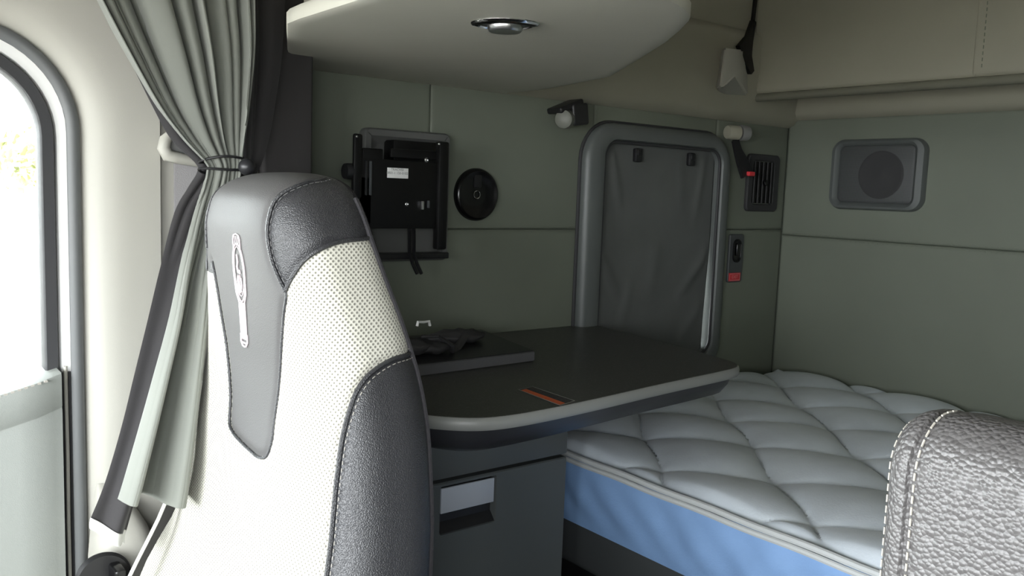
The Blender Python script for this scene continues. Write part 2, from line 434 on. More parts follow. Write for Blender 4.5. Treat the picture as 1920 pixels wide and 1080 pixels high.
def SNRM(u, v):
    a = S(u+.004, v)-S(u-.004, v); c = S(u, min(v+.004, 1))-S(u, max(v-.004, 0)); n = a.cross(c).normalized()
    z, cx, _, _ = seat_row(v)
    p = S(u, v)
    return n if n.dot(Vector((p.x-cx, p.y-SCY, .02 if v < .2 else 0))) > 0 else -n
PR = [(-.02, .110), (.0042, .1273), (.0396, .1461), (.0771, .1879), (.0979, .2255), (.1104, .2672), (.1188, .3215), (.1208, .3549), (.1167, .3758), (.1042, .4008), (.1062, .4092), (.1208, .4342), (.1417, .4864), (.1583, .5511), (.1610, .5800), (.1688, .6000), (.186, .6065), (.2042, .6055), (.232, .6022), (.2583, .5971), (.2729, .5866), (.2812, .5532), (.3, .501), (.3188, .4468), (.3333, .405), (.3458, .3841)]
PRm = [(.5-u, v) for u, v in PR[:10]][::-1]
PANEL = PR+PRm
HEAD = [(.1042, .4008), (.0875, .3841), (.0625, .3633), (.0354, .3486), (.0021, .3382), (-.0438, .334), (-.07, .3335)]
BOL = [(-.07, .472), (-.048, .472), (-.0167, .4735), (.0125, .4843), (.0292, .4975), (.0396, .5136), (.05, .5407), (.0562, .5699), (.0604, .6263), (.0625, .6952), (.0635, .85), (.0635, 1)]
def dense(P, k=14):
    o = []
    n = len(P)-1
    for i in range(n):
        p = [np.array(P[max(i-1, 0)]), np.array(P[i]), np.array(P[i+1]), np.array(P[min(i+2, n)])]
        for q in range(k):
            f = q/k
            o.append(tuple(.5*((2*p[1])+(p[2]-p[0])*f+(2*p[0]-5*p[1]+4*p[2]-p[3])*f*f+(3*p[1]-p[0]-3*p[2]+p[3])*f**3)))
    o.append(tuple(P[-1])); return o
PANEL_R = dense(PR[:10]); PANEL_T = dense(PR[9:]); PANEL_L = dense(PRm)
HEAD_D = dense(HEAD); BOL_D = dense(BOL)
mir = lambda P, c: [(c-u, v) for u, v in P]
HEAD_M = mir(HEAD_D, .5); BOL_M = mir(BOL_D, .5)
PANEL_POLY = np.array(PANEL_R+PANEL_T+PANEL_L+[(.48, 0), (-.02, 0)])
UU, VV = np.meshgrid((np.arange(SN)+.5)/SN, (np.arange(SM-1)+.5)/(SM-1))
UU = np.where(UU > .72, UU-1, UU)
def inside(poly, X, Y):
    r = np.zeros(X.shape, bool); n = len(poly)
    for i in range(n):
        x1, y1 = poly[i]; x2, y2 = poly[i-1]
        if y1 == y2: continue
        c = ((y1 > Y) != (y2 > Y)) & (X < (x2-x1)*(Y-y1)/(y2-y1)+x1); r ^= c
    return r
inp = inside(PANEL_POLY, UU, VV)
hc = np.array(sorted(HEAD_D)); hm = np.array(sorted(HEAD_M))
bc = np.array(sorted(BOL_D, key=lambda q: q[1]))
ub = np.interp(VV, bc[:, 1], bc[:, 0])
back = ((UU < -.055) | (UU > .555))
head = (~inp) & (~back) & (((UU < .23) & (VV < np.interp(UU, hc[:, 0], hc[:, 1]))) | ((UU >= .23) & (VV < np.interp(UU, hm[:, 0], hm[:, 1]))))
bol = (~inp) & (~back) & (~head) & (VV > .472) & ((UU < ub) | (UU > .5-ub))
fab = ~(inp | back | head | bol)
# seams pull the padding in a little
seam_pts = [S(u, v) for P in (PANEL_R, PANEL_T, PANEL_L, HEAD_D, HEAD_M, BOL_D, BOL_M) for u, v in P]
kd = kdtree.KDTree(len(seam_pts))
for i, p in enumerate(seam_pts): kd.insert(p, i)
kd.balance()
G2 = G.copy()
for j in range(0, SM):
    z, cx, _, _ = seat_row(j/(SM-1))
    for i in range(SN):
        p = G[j, i]; d = kd.find(p)[2]
        if d < .02:
            n = np.array([p[0]-cx, p[1]-SCY, 0]); L = np.linalg.norm(n)
            if L > 1e-5: G2[j, i] -= n/L*.0032*math.exp(-(d/.006)**2)
seat = thing('passenger_seat', (.40, SCY, 0), 'tall two-tone passenger seat with pale perforated cloth and an embroidered grey headrest panel', 'seat')
VL = np.r_[0, np.cumsum(np.abs(np.diff(G[:, SN//4], axis=0)).max(1))]
def seat_part(name, mask, material):
    js, is_ = np.nonzero(mask); idx = {}; vs = []; fs = []; uvs = []
    def vid(j, i):
        k = (j, i % SN)
        if k not in idx: idx[k] = len(vs); vs.append(G2[j, i % SN])
        return idx[k]
    for j, i in zip(js.tolist(), is_.tolist()):
        fs.append((vid(j, i), vid(j+1, i), vid(j+1, i+1), vid(j, i+1)))
        for (a, c) in ((j, i), (j+1, i), (j+1, i+1), (j, i+1)):
            w = c/SN; w = w-1 if (i+.5)/SN > .72 else w
            uvs.append(((w-.25)*PER[a], VL[a]))
    me = bpy.data.meshes.new(name); me.from_pydata([tuple(v) for v in vs], [], fs)
    ul = me.uv_layers.new(name='UVMap'); ul.data.foreach_set('uv', [c for q in uvs for c in q])
    me.update()
    return link(name, me, material, seat)
seat_part('backrest', fab, M['perforated'])
pp = seat_part('headrest_panel', inp, M['panelleather']); pp['label'] = 'smooth grey leather headrest panel'
hp = seat_part('headrest_side', head & (UU < .23), M['leather']); hp['label'] = 'black leather headrest wing'
seat_part('headrest_side', head & (UU >= .23), M['leather'])
bl = seat_part('bolster', bol & (UU < .25), M['leather']); bl['label'] = 'black leather side bolster'
seat_part('bolster', bol & (UU >= .25), M['leather'])
seat_part('back_cover', back, M['backcloth'])
def seam_tube(bm, P, r, lift=.0):
    tube(bm, [S(u, v)+SNRM(u, v)*lift for u, v in P], r, 6)
b = NB()
for P in (PANEL_R, PANEL_L[20:]): seam_tube(b, P, .0022, -.0005)
seam_tube(b, PANEL_T, .0016, -.001)
for P in (HEAD_D, HEAD_M, BOL_D, BOL_M): seam_tube(b, P, .0024, -.0008)
link('piping', b, M['leather'], seat)
b = NB()
tube(b, [S(-.055, v)+SNRM(-.055, v)*.001 for v in np.linspace(.22, 1, 160)], .0026, 6); tube(b, [S(.555, v) for v in np.linspace(.22, 1, 120)], .0026, 6)
link('edge_binding', b, M['backcloth'], seat)
def stitch_run(bm, P, off, ln=.0042, gap=.0032, r=.0007, lift=.0008):
    pts = [S(u, v)+SNRM(u, v)*lift for u, v in P]; nr = [SNRM(u, v) for u, v in P]; q = []
    for i in range(len(pts)):
        t = (pts[min(i+1, len(pts)-1)]-pts[max(i-1, 0)]).normalized(); q.append(pts[i]+nr[i].cross(t)*off)
    d = [0]
    for a, c in zip(q[:-1], q[1:]): d.append(d[-1]+(c-a).length)
    def pt(s):
        i = int(np.searchsorted(d, s))-1; i = min(max(i, 0), len(q)-2); return q[i].lerp(q[i+1], (s-d[i])/max(d[i+1]-d[i], 1e-9))
    s = 0
    while s+ln < d[-1]:
        tube(bm, [pt(s), pt(s+ln)], r, 5); s += ln+gap
b = NB(); stitch_run(b, BOL_D, .005, .0036, .0034, .0005); 
s_ = link('stitching', b, M['thread'], seat); s_['label'] = 'pale stitches along the bolster seam'
b = NB(); stitch_run(b, BOL_D, -.005, .0036, .0034, .0005); link('stitching', b, M['thread'], seat)
b = NB()
stitch_run(b, PANEL_R, .006, .005, .003, .0005); link('headrest_stitching', b, M['darkthread'], seat)
b = NB(); stitch_run(b, PANEL_L, -.006, .005, .003, .0005); link('headrest_stitching', b, M['darkthread'], seat)
# embroidered emblem: capped oval badge over a striped stem
b = NB()
def ep(x, y):  # x across in mm from the axis (towards the door is +), y down in mm from the emblem's top
    v = .3370+y*.001/.05/18; u = .2146+.019*(y/128)+x*.001/PER[int(v*(SM-1))]
    return S(u, v)+SNRM(u, v)*.0008
def estroke(P, r=.0009): tube(b, [ep(*p) for p in P], r*.72, 6)
oval = lambda rx, ry, cy: [(rx*math.sin(t)*(1 if math.cos(t) > -.6 else .93), cy-ry*math.cos(t)) for t in np.linspace(0, 2*PI, 49)]
estroke(oval(15.5, 33, 46), .0013); estroke(oval(12.3, 28, 45), .0008)
estroke([(-15, 58), (-14, 70), (-8, 80), (0, 86), (8, 80), (14, 70), (15, 58)], .0012)
estroke([(-9, 20), (-9.5, 8), (-7, 2), (0, 0), (7, 2), (9.5, 8), (9, 20)], .0012)
for x in (-4.5, 0, 4.5): estroke([(x, 3), (x, 16)], .0008)
for x in (-8.5, -5, -1.7, 1.7, 5, 8.5): estroke([(x, 80), (x*.95, 122)], .0009)
estroke([(-9, 116), (-9, 125), (-5, 129.5), (0, 130.5), (5, 129.5), (9, 125), (9, 116)], .0016)
estroke([(-6, 126), (6, 126)], .0016)
estroke([(2, 26), (1, 34), (4, 40), (2, 46), (-3, 47), (-2, 43)], .0016); estroke([(-1, 50), (3, 56), (2, 64), (-2, 69)], .0024); estroke([(-4, 52), (-5, 60), (-2, 66)], .0014); estroke([(4, 50), (6, 57), (4, 64)], .0012)
e_ = link('emblem', b, M['emblem'], seat); e_['label'] = 'pale embroidered oval badge over a striped stem'
# cushion and pedestal (below the picture's edge, they carry the backrest)
b = NB(); box(b, (-.16, SCY-.27, .46), (.40, SCY+.27, .60), .05, 4); link('seat_cushion', b, M['perforated'], seat)
b = NB(); box(b, (-.05, SCY-.2, 0), (.36, SCY+.2, .47), .03, 2); link('pedestal', b, M['black'], seat)

# ------------------------------------------------------------------ driver seat: shoulder corner at the lower right
ds = thing('driver_seat', (.42, -.06, 0), 'black pebbled leather driver seat shoulder with pale edge stitching beside the mattress', 'seat')
yo, zt_, xf, xbk = .2055, 1.2025, .388, .506
def dsec(k, z0=.52, n=14):
    """side profile of the backrest (x, z), pulled in by k: straight front, rolled top, straight back"""
    o = []; Rf, Rb = .028, .09
    for z in np.linspace(z0, zt_-Rf, 12)[:-1]: o.append((xf, z, -1, 0))
    for i in range(n+1):
        a = PI-PI/2*i/n; o.append((xf+Rf+Rf*math.cos(a), zt_-Rf+Rf*math.sin(a), math.cos(a), math.sin(a)))
    for i in range(1, n+1):
        a = PI/2-PI/2*i/n; o.append((xbk-Rb+Rb*math.cos(a), zt_-Rb+Rb*math.sin(a), math.cos(a), math.sin(a)))
    o.append((xbk, z0, 1, 0))
    return [(x-dx*k-.07*max(0, 1.05-z), z-dz*k) for x, z, dx, dz in o]
b = NB(); ls = []
def dring(y, k): return [Vector((x, y, z)) for x, z in dsec(k)]
Rn = .0125
rings = [(yo-Rn*(1-math.cos(t)), Rn*(1-math.sin(t))) for t in (0, .2, .4, .6, .8, 1.0, 1.2, 1.35, PI/2)]
rings = [(yo+.0, .03)]+rings
yy = yo-Rn
rings += [(yy-.0012, .0016), (yy-.0024, .0016), (yy-.004, .0), (yy-.012, -.001), (.12, -.0012), (.0, -.001), (-.2, 0), (-.31, .004), (-.33, .03)]
loops(b, [dring(y, k) for y, k in rings], False)
bb0 = [v for v in b.verts]
link('backrest', b, M['pebble'], ds)
def dstitch(name, y, k, lab=None):
    b = NB(); run = [Vector((x, y, z)) for x, z in dsec(k, .7, 20)][:34]
    d = [0]
    for a, c in zip(run[:-1], run[1:]): d.append(d[-1]+(c-a).length)
    def rp(s):
        i = min(max(int(np.searchsorted(d, s))-1, 0), len(run)-2); return run[i].lerp(run[i+1], (s-d[i])/max(d[i+1]-d[i], 1e-9))
    s = 0
    while s+.005 < d[-1]:
        tube(b, [rp(s), rp(s+.0036)], .00055, 6); s += .0054
    o = link(name, b, M['thread'], ds)
    if lab: o['label'] = lab
dstitch('stitching', yy-.0042, -.0004, 'pale stitches along the edge seam')
dstitch('stitching', yo-.0012, .0068)
b = NB(); box(b, (-.16, -.33, .42), (.42, .2, .56), .05, 4); link('seat_cushion', b, M['pebble'], ds)
b = NB(); box(b, (-.05, -.26, 0), (.36, .13, .43), .03); link('pedestal', b, M['black'], ds)

# ------------------------------------------------------------------ curtain
cur = thing('curtain', (.40, 1.22, .88), 'grey pleated sleeper curtain gathered by a tieback beside the passenger seat', 'curtain')
def sheet(name, rows, material, nu, folds, seed, parent=cur, nv=150, bf=1.6, bph=0.):
    """rows: (left point, right point, fold depth, gather) from top to bottom"""
    rnd = random.Random(seed)
    phs = [rnd.uniform(0, 2*PI) for _ in range(6)]
    bm = NB(); K = len(rows); g = []
    for j in range(nv+1):
        t = j/nv*(K-1); i = int(min(t, K-2)); f = t-i
        def cr(get):
            p = [get(rows[max(i-1, 0)]), get(rows[i]), get(rows[i+1]), get(rows[min(i+2, K-1)])]
            return (p[1]*2+(p[2]-p[0])*f+(p[0]*2-p[1]*5+p[2]*4-p[3])*f*f+(p[1]*3-p[0]-p[2]*3+p[3])*f**3)*.5
        Lp = cr(lambda r: r[0]); Rp = cr(lambda r: r[1]); am = cr(lambda r: r[2]); gt = min(max(cr(lambda r: r[3]), 0), 1)
        row = []
        for q in range(nu+1):
            s = q/nu
            t_ = j/nv
            s2 = s+.05*math.sin(2*PI*.8*s+phs[0]+1.2*t_)*gt+.02*math.sin(2*PI*2.3*s+phs[3])*gt
            w = folds*s2
            f1 = math.sin(2*PI*w+phs[1]+.9*math.sin(2*PI*.37*w+phs[2]))
            f1 = 1-2*abs(f1)**.8 if seed == 5 else math.copysign(abs(f1)**.75, f1)
            f2 = math.sin(2*PI*(w*.41)+phs[3]+.8*t_); f3 = math.sin(2*PI*(w*1.7)+phs[4]+3.5*t_)
            br = math.sin(2*PI*bf*s+bph+.5*math.sin(2*PI*s+phs[5])); br = math.copysign(abs(br)**.8, br)
            dd = am*(gt*(.70*f1+.45*f2+.16*f3)+(1-gt)*br)
            x = am*.35*math.cos(2*PI*w+phs[1])*gt
            p = Lp.lerp(Rp, s)
            row.append(bm.verts.new((p.x+x*min(1, 8*s*(1-s)), p.y+dd, p.z)))
        g.append(row)
    for j in range(nv):
        for q in range(nu): bm.faces.new((g[j][q], g[j][q+1], g[j+1][q+1], g[j+1][q]))
    o = link(name, bm, material, parent); md = o.modifiers.new('thickness', 'SOLIDIFY'); md.thickness = .0015
    return o
def rows(T): return [r if len(r) == 4 else (at(r[0], r[1], 1, r[4]), at(r[2], r[3], 1, r[4]), r[5], r[6]) for r in T]
main = sheet('curtain_panel', rows([
 (Vector((.235, 1.19, 1.98)), Vector((.455, 1.19, 1.98)), .030, 1), (Vector((.245, 1.19, 1.75)), Vector((.458, 1.19, 1.75)), .030, 1), (150, -60, 462, -60, 1.195, .030, 1), (178, 0, 463, 0, 1.195, .030, 1), (232, 100, 466, 100, 1.195, .026, 1), (292, 200, 461, 200, 1.203, .018, 1), (340, 260, 456, 260, 1.21, .011, 1),
 (384, 305, 452, 305, 1.215, .0055, 1), (387, 322, 450, 322, 1.215, .0055, 1), (380, 350, 446, 350, 1.213, .007, .9), (364, 400, 433, 400, 1.205, .011, .55),
 (339, 500, 407, 500, 1.165, .018, .2), (317, 600, 394, 600, 1.125, .024, .06), (290, 700, 385, 700, 1.09, .027, .03), (262, 800, 376, 800, 1.065, .029, .02), (233, 900, 366, 900, 1.045, .030, .02), (222, 935, 361, 941, 1.04, .030, .02)]), M['curtain'], 300, 6.6, 5, bf=1.75, bph=3.4)
lin = sheet('lining', rows([
 (Vector((.25, 1.245, 1.98)), Vector((.528, 1.245, 1.98)), .010, 1), (Vector((.26, 1.247, 1.75)), Vector((.53, 1.247, 1.75)), .010, 1), (160, -60, 537, -60, 1.25, .010, 1), (186, 0, 534, 0, 1.25, .010, 1), (238, 100, 528, 100, 1.25, .009, 1), (288, 200, 514, 200, 1.25, .008, 1), (322, 260, 503, 260, 1.247, .007, 1),
 (368, 305, 490, 305, 1.243, .005, 1), (371, 325, 481, 325, 1.243, .005, 1), (352, 355, 470, 350, 1.243, .008, .5), (326, 400, 452, 400, 1.238, .012, .2), (297, 500, 400, 500, 1.225, .02, 0),
 (272, 600, 360, 600, 1.20, .026, 0), (247, 700, 335, 700, 1.18, .028, 0), (222, 800, 305, 800, 1.16, .03, 0), (192, 900, 268, 905, 1.14, .03, 0), (165, 966, 240, 1002, 1.125, .03, 0)]), M['lining'], 200, 5.1, 12, bf=.5, bph=PI)
lin['label'] = 'dark curtain lining'
hemr = rows([(165, 964, 240, 1000, 1.1235, .0305, 0), (163, 974, 238, 1012, 1.122, .0305, 0), (164, 984, 237, 1026, 1.122, .0305, 0)])
hm_ = sheet('lining_hem', hemr, M['white'], 60, 5.1, 12, nv=8, bf=.5, bph=PI); hm_['label'] = 'pale hem of the dark lining'
# tieback: two elastic cords and a ball
tie = []
c0 = at(418, 312, 1, 1.225)
b = NB()
for py, sag in ((302, -.004), (321, .003)):
    zc = at(418, py, 1, 1.225).z
    tube(b, [(c0.x+.001+.035*math.cos(t), 1.222-.021*math.sin(t), zc+sag*math.cos(2*t)*.6+.004*math.sin(t)) for t in np.linspace(0, 2*PI, 49)[:-1]], .0019, 8, closed=True)
link('tieback', b, M['black'], cur)
b = NB(); p = at(463, 313, 1, 1.190); ball(b, p, .0118); link('tieback_ball', b, M['ballblack'], cur)

# ------------------------------------------------------------------ seat belt on the pillar
sb = thing('seat_belt', (.40, 1.29, .72), 'pale shoulder belt hanging from a ruffled cream anchor cover behind the curtain', 'seat belt')
b = NB()
p0 = at(303, 262, 1, 1.285); 
pts = [at(px, py, 1, 1.286) for px, py in ((322, 250), (310, 262), (307, 278), (314, 291), (332, 296), (356, 301), (374, 306))]
tube(b, pts, [.006, .0085, .0095, .0095, .0085, .0075, .006], 12); link('anchor_cover', b, M['pillar'], sb)
b = NB(); a0 = at(316, 258, 1, 1.300); a1 = at(372, 262, 1, 1.300)
box(b, (a0.x, 1.292, at(340, 292, 1, 1.30).z), (a1.x, 1.318, at(340, 250, 1, 1.30).z), .008, 3); link('anchor_plate', b, M['midgrey'], sb)
b = NB(); q0, q1 = at(328, 300, 1, 1.302), at(372, 300, 1, 1.302); q2, q3 = at(322, 460, 1, 1.302), at(362, 460, 1, 1.302)
loops(b, [[Vector((q0.x, 1.304, q0.z)), Vector((q1.x, 1.304, q1.z)), Vector((q1.x, 1.309, q1.z)), Vector((q0.x, 1.309, q0.z))], [Vector((q0.x, 1.304, .75)), Vector((q1.x, 1.304, .75)), Vector((q1.x, 1.309, .75)), Vector((q0.x, 1.309, .75))]], True, True, True)
link('webbing', b, M['belt'], sb)
# lower strap with its pale edge beside the seat
ls_ = thing('seat_strap', (.29, 1.10, .70), 'dark narrow strap with a pale edge running down beside the seat below the curtain hem', 'strap')
b = NB()
pa = [(312, 938, 335, 938), (296, 975, 322, 968), (276, 1015, 297, 1010), (258, 1050, 275, 1050), (236, 1095, 256, 1095)]
loops(b, [[at(x0, y0, 1, 1.075), at(x1, y1, 1, 1.085), at(x1, y1, 1, 1.085)+Vector((0, .003, 0)), at(x0, y0, 1, 1.075)+Vector((0, .003, 0))] for x0, y0, x1, y1 in pa], True, True, True)
link('webbing', b, M['darkbelt'], ls_)
b = NB(); tube(b, [at(x0, y0, 1, 1.074) for x0, y0, x1, y1 in pa], .0022, 6); e_ = link('piping', b, M['white'], ls_); e_['label'] = 'pale edge of the strap'
# moulded cover at the foot of the pillar
pc = thing('pillar_foot_cover', (.285, 1.26, 0), 'pale moulded plastic cover at the foot of the door pillar', 'cover')
b = NB()
ls = []
for z, x0, x1, y0 in ((.3, .27, .372, 1.232), (.68, .272, .37, 1.232), (.76, .274, .362, 1.236), (.80, .278, .348, 1.246), (.83, .281, .332, 1.262), (.85, .284, .318, 1.285), (.862, .287, .31, 1.303)):
    ls.append([Vector((x0+(x1-x0)*(.5-.5*math.copysign(abs(math.cos(t))**.6, math.cos(t))), 1.306-(1.306-y0)*max(math.sin(t), 0)**.5, z)) for t in np.linspace(0, PI, 17)])
loops(b, ls, False); link('shell', b, M['pillar'], pc)
b = NB()
bk0 = at(200, 1078, 1, 1.20)
disc_lathe(b, (bk0.x, 1.226, bk0.z-.012), (0, -1, 0), [(.0, 0), (.034, 0), (.036, .006), (.033, .012), (.012, .014), (0.001, .014)]); link('buckle_recess', b, M['black'], pc)
b = NB(); q = at(222, 1072, 1, 1.19); box(b, (q.x-.007, 1.18, q.z-.02), (q.x+.008, 1.23, q.z+.005), .004); link('buckle', b, M['glossblack'], pc)

# ------------------------------------------------------------------ overhead cabinet and its lamp
oc = thing('overhead_cabinet', (.8, 1.1, 1.50), 'pale overhead cabinet with a pointed rear corner above the table', 'cabinet')
_l = [at(px, py, 2, 1.498) for px, py in ((541, 118), (539, 100), (538, 80), (537, 60), (537, 46))]
_r = [at(px, py, 2, 1.5025) for px, py in ((1276, 4), (1287, 13), (1295, 23), (1294, 34), (1275, 54), (1250, 75), (1200, 107), (1145, 140), (1080, 153), (1020, 164))]
outl = [(.62, 1.452), (.58, 1.36)]+[(p.x, p.y) for p in _l]+[(.463, 1.03), (.462, .9), (.462, .66), (.478, .62), (.52, .598), (.60, .600)]+[(p.x, p.y) for p in _r]+[(1.112, 1.452)]
outl = outl[::-1]
def shrink(o, d):
    n = len(o); res = []
    for i in range(n):
        a, p, c = Vector(o[i-1]), Vector(o[i]), Vector(o[(i+1) % n])
        t1 = (p-a).normalized(); t2 = (c-p).normalized(); nn = Vector((t1.y, -t1.x))+Vector((t2.y, -t2.x)); nn = nn/max(nn.length_squared/2, .4)
        q = p+nn*d
        res.append((q.x, p.y if p.y > 1.44 else q.y))
    return res
ar = sum(outl[i-1][0]*outl[i][1]-outl[i][0]*outl[i-1][1] for i in range(len(outl)))
sg = -1 if ar > 0 else 1
b = NB()
ls = []
for d, z in ((.02, 1.4975), (.006, 1.498), (.0015, 1.4995), (0, 1.503), (0, 1.513), (.004, 1.518), (.05, 1.522)):
    ls.append([Vector((x, y, z)) for x, y in shrink(outl, sg*d)])
loops(b, ls, True, True, True); link('base_panel', b, M['overhead'], oc)
b = NB(); body = [(.66, 1.452), (.62, 1.34), (.53, 1.16), (.475, .80), (.50, .77), (.70, .80), (.86, .95), (.96, 1.15), (1.0, 1.452)]
ls = [[Vector((x-f*.0, y, z)) for x, y in body] for z, f in ((1.520, 0), (1.9, 0))]
loops(b, ls, True, True, True); link('body', b, M['cream'], oc)
dl = thing('dome_light', (.645, .848, 1.49), 'small chrome eyelid dome light under the overhead cabinet', 'light')  # dome light mounted on the cabinet's underside, not on the ceiling
b = NB(); ctr = at(949, 41, 2, 1.4975)
e0 = at(882, 42, 2, 1.4975); e1 = at(1013, 43, 2, 1.4975); ax_ = (e1-e0); hl = ax_.length/2; ax_.normalize(); sd = Vector((-ax_.y, ax_.x, 0)); cc = (e0+e1)/2
def almond(k, wz, z, n=48):
    o = []
    for i in range(n):
        t = 2*PI*i/n; c_ = math.cos(t); s_ = math.sin(t)
        o.append(cc+ax_*(hl*k*math.copysign(abs(c_)**1.0, c_))+sd*(wz*k*math.copysign(abs(s_)**1.5, s_))+Vector((0, 0, z-1.4975)))
    return o
loops(b, [almond(1.0, .030, 1.5015), almond(1.0, .030, 1.4965), almond(.95, .029, 1.494), almond(.80, .027, 1.4925), almond(.74, .026, 1.4945), almond(.72, .025, 1.500)])
link('bezel', b, M['chrome'], dl)
b = NB(); loops(b, [almond(.735, .0255, 1.4985), almond(.7, .0255, 1.4965)], True, True, True); link('reflector', b, M['steel'], dl)
b = NB(); disc_lathe(b, cc+Vector((0, 0, .0005)), (0, 0, -1), [(.0215, 0), (.0215, .006), (.020, .010), (.0185, .0115), (.012, .0105), (.001, .0105)], 32); link('lens', b, M['steel'], dl)

# ------------------------------------------------------------------ screen mount on the side wall
tm = thing('screen_mount', (.85, 1.40, 1.16), 'black metal screen bracket with a small white sticker on a grey wall plate', 'wall mount')
b = NB()
A_, B_, C_, D_ = [at(px, py, 1, YA-.012) for px, py in ((680, 236), (842, 250), (835, 487), (700, 487))]
x0, x1, z0, z1 = A_.x, B_.x, C_.z, A_.z-.002
PO = rrect(x0, x1, z0, z1, .012, 4); PI_ = rrect(x0+.032, x1-.012, z0+.02, z1-.03, .01, 4)
loops(b, [on_wall(PO, YA+.002), on_wall(PO, YA-.016), on_wall(offs(PO, -.003), YA-.020), on_wall(offs(PO, -.014), YA-.020), on_wall(offs(PI_, .004), YA-.002), on_wall(PI_, YA-.001)], True, False, True)
link('wall_plate', b, M['plate'], tm)
b = NB(); box(b, (x0+.02, YA-.03, z0+.004), (x1-.004, YA-.016, z0+.016), .002); link('slot_shadow', b, M['black'], tm)  # black bar stands in for the shadow line of the plate's bottom slot
b = NB(); box(b, (at(733, 290, 1, 1.42).x, YA-.04, 1.345), (at(815, 290, 1, 1.42).x, YA-.002, 1.385), .003); link('tilt_bar', b, M['blackmetal'], tm)
YM = 1.375
def mb(bm, xa, ya, xb, yb, d0, d1, bev=.002):
    p, q = at(xa, ya, 1, YM-d0), at(xb, yb, 1, YM-d0)
    box(bm, (p.x, YM-d1, min(p.z, q.z)), (q.x, YM-d0, max(p.z, q.z)), bev)
b = NB()
mb(b, 668, 296, 818, 428, .0, .012)
mb(b, 674, 277, 712, 300, 0, .012); mb(b, 730, 278, 815, 300, .0, .006)
mb(b, 658, 330, 690, 420, 0, .012)
mb(b, 800, 392, 834, 416, 0, .009)
link('bracket_plate', b, M['blackmetal'], tm)
b = NB(); mb(b, 660, 250, 675, 372, .012, .02, .004); link('arm', b, M['blackmetal'], tm)
b = NB(); mb(b, 815, 265, 828, 467, .0, .018, .004); link('arm', b, M['blackmetal'], tm)
b = NB(); box(b, (.80, YM-.001, 1.25), (.87, YA-.002, 1.34), .004); link('wall_arm', b, M['blackmetal'], tm)
b = NB(); q = at(651, 321, 1, YM-.004); disc_lathe(b, (q.x-.006, YM-.006, q.z), (1, 0, 0), [(.0, 0), (.013, 0), (.014, .004), (.014, .016), (0.001, .016)], 20); link('knob', b, M['black'], tm)
b = NB(); q = at(830, 331, 1, YM-.006); box(b, (q.x-.012, YM-.01, q.z-.008), (q.x+.008, YM-.002, q.z+.009), .002); link('tab', b, M['blackmetal'], tm)
for px, py, r in ((831, 332, .0042), (766, 383, .0036), (803, 300, .0042), (668, 256, .002), (822, 270, .002)):
    b = NB(); q = at(px, py, 1, YM-.018); disc_lathe(b, (q.x, YM-(.019 if px < 700 or px == 822 else .0105), q.z), (0, -1, 0), [(r, 0), (r, .0022), (r*.6, .003), (r*.3, .0018), (.0002, .0018)], 14); link('screw', b, M['steel'], tm)
for px, y0_, y1_, m_ in ((684, 302, 366, 'black'), (692, 302, 366, 'darkgrey')):
    b = NB(); mb(b, px, y0_, px+3, y1_, .012, .016, .0008); link('slide_rail', b, M[m_], tm)
b = NB(); mb(b, 788, 377, 792, 393, .012, .018, .001); link('catch', b, M['steel'], tm)
b = NB(); mb(b, 800, 376, 803, 390, .012, .018, .001); link('catch', b, M['darkgrey'], tm)
b = NB(); mb(b, 726, 314, 765, 335, .012, .0128, .0003); lab = link('sticker', b, M['white'], tm); lab['label'] = 'small white printed sticker'
# faint two-line print on the sticker
def text(name, body, size, loc, rot, material, parent, align='CENTER', bold=False):
    cu = bpy.data.curves.new(name, 'FONT'); cu.body = body; cu.size = size; cu.align_x = align; cu.align_y = 'CENTER'; cu.extrude = .00008
    o = bpy.data.objects.new(name, cu); dg = bpy.context.evaluated_depsgraph_get(); col.objects.link(o)
    bpy.context.view_layer.update(); me = bpy.data.meshes.new_from_object(o.evaluated_get(bpy.context.evaluated_depsgraph_get())); col.objects.unlink(o); bpy.data.objects.remove(o)
    me.name = name
    me.transform(Matrix.Translation(loc) @ rot)
    return link(name, me, material, parent, smooth=False)
RW = Matrix(((1, 0, 0, 0), (0, 0, -1, 0), (0, 1, 0, 0), (0, 0, 0, 1)))
q = at(745, 324.5, 1, YM-.0129)
text('lettering', 'TRACVISI\nBR01-1 150-0102', .0062, Vector((q.x, YM-.01295, q.z+.0028)), RW, M['midgrey'], lab)
b = NB()
for off_, px in ((0, 770), (.006, 778)):
    tube(b, [at(px, 430, 1, YM-.01)+Vector((0, .004, 0)), at(px-2, 450, 1, 1.39), at(px-2, 475, 1, 1.405), at(px+4, 495, 1, 1.41), at(px+12, 513, 1, 1.412)], .0035, 8)
link('cable', b, M['black'], tm)

# ------------------------------------------------------------------ small things on the walls
rd = thing('table_mount_socket', (1.038, 1.445, 1.235), 'round dished black disc with a bright centre ring beside the screen bracket', 'disc')
q = at(895.5, 365, 1, YA-.008)
b = NB(); disc_lathe(b, (q.x, YA+.003, q.z), (0, -1, 0), [(.0535, 0), (.0535, .007), (.051, .0125), (.047, .0145), (.043, .0125), (.036, .009), (.02, .0075), (.0095, .0078), (.0085, .0065), (.001, .006)], 56); link('dish', b, M['glossblack'], rd)
b = NB(); tube(b, [(q.x+.0078*math.cos(t), YA-.0055, q.z+.0078*math.sin(t)) for t in np.linspace(0, 2*PI, 33)[:-1]], .0011, 8, closed=True); link('ring', b, M['chrome'], rd)
b = NB(); box(b, (q.x-.008, YA-.0085, q.z+.014), (q.x+.010, YA-.003, q.z+.040), .002); link('rib', b, M['black'], rd)

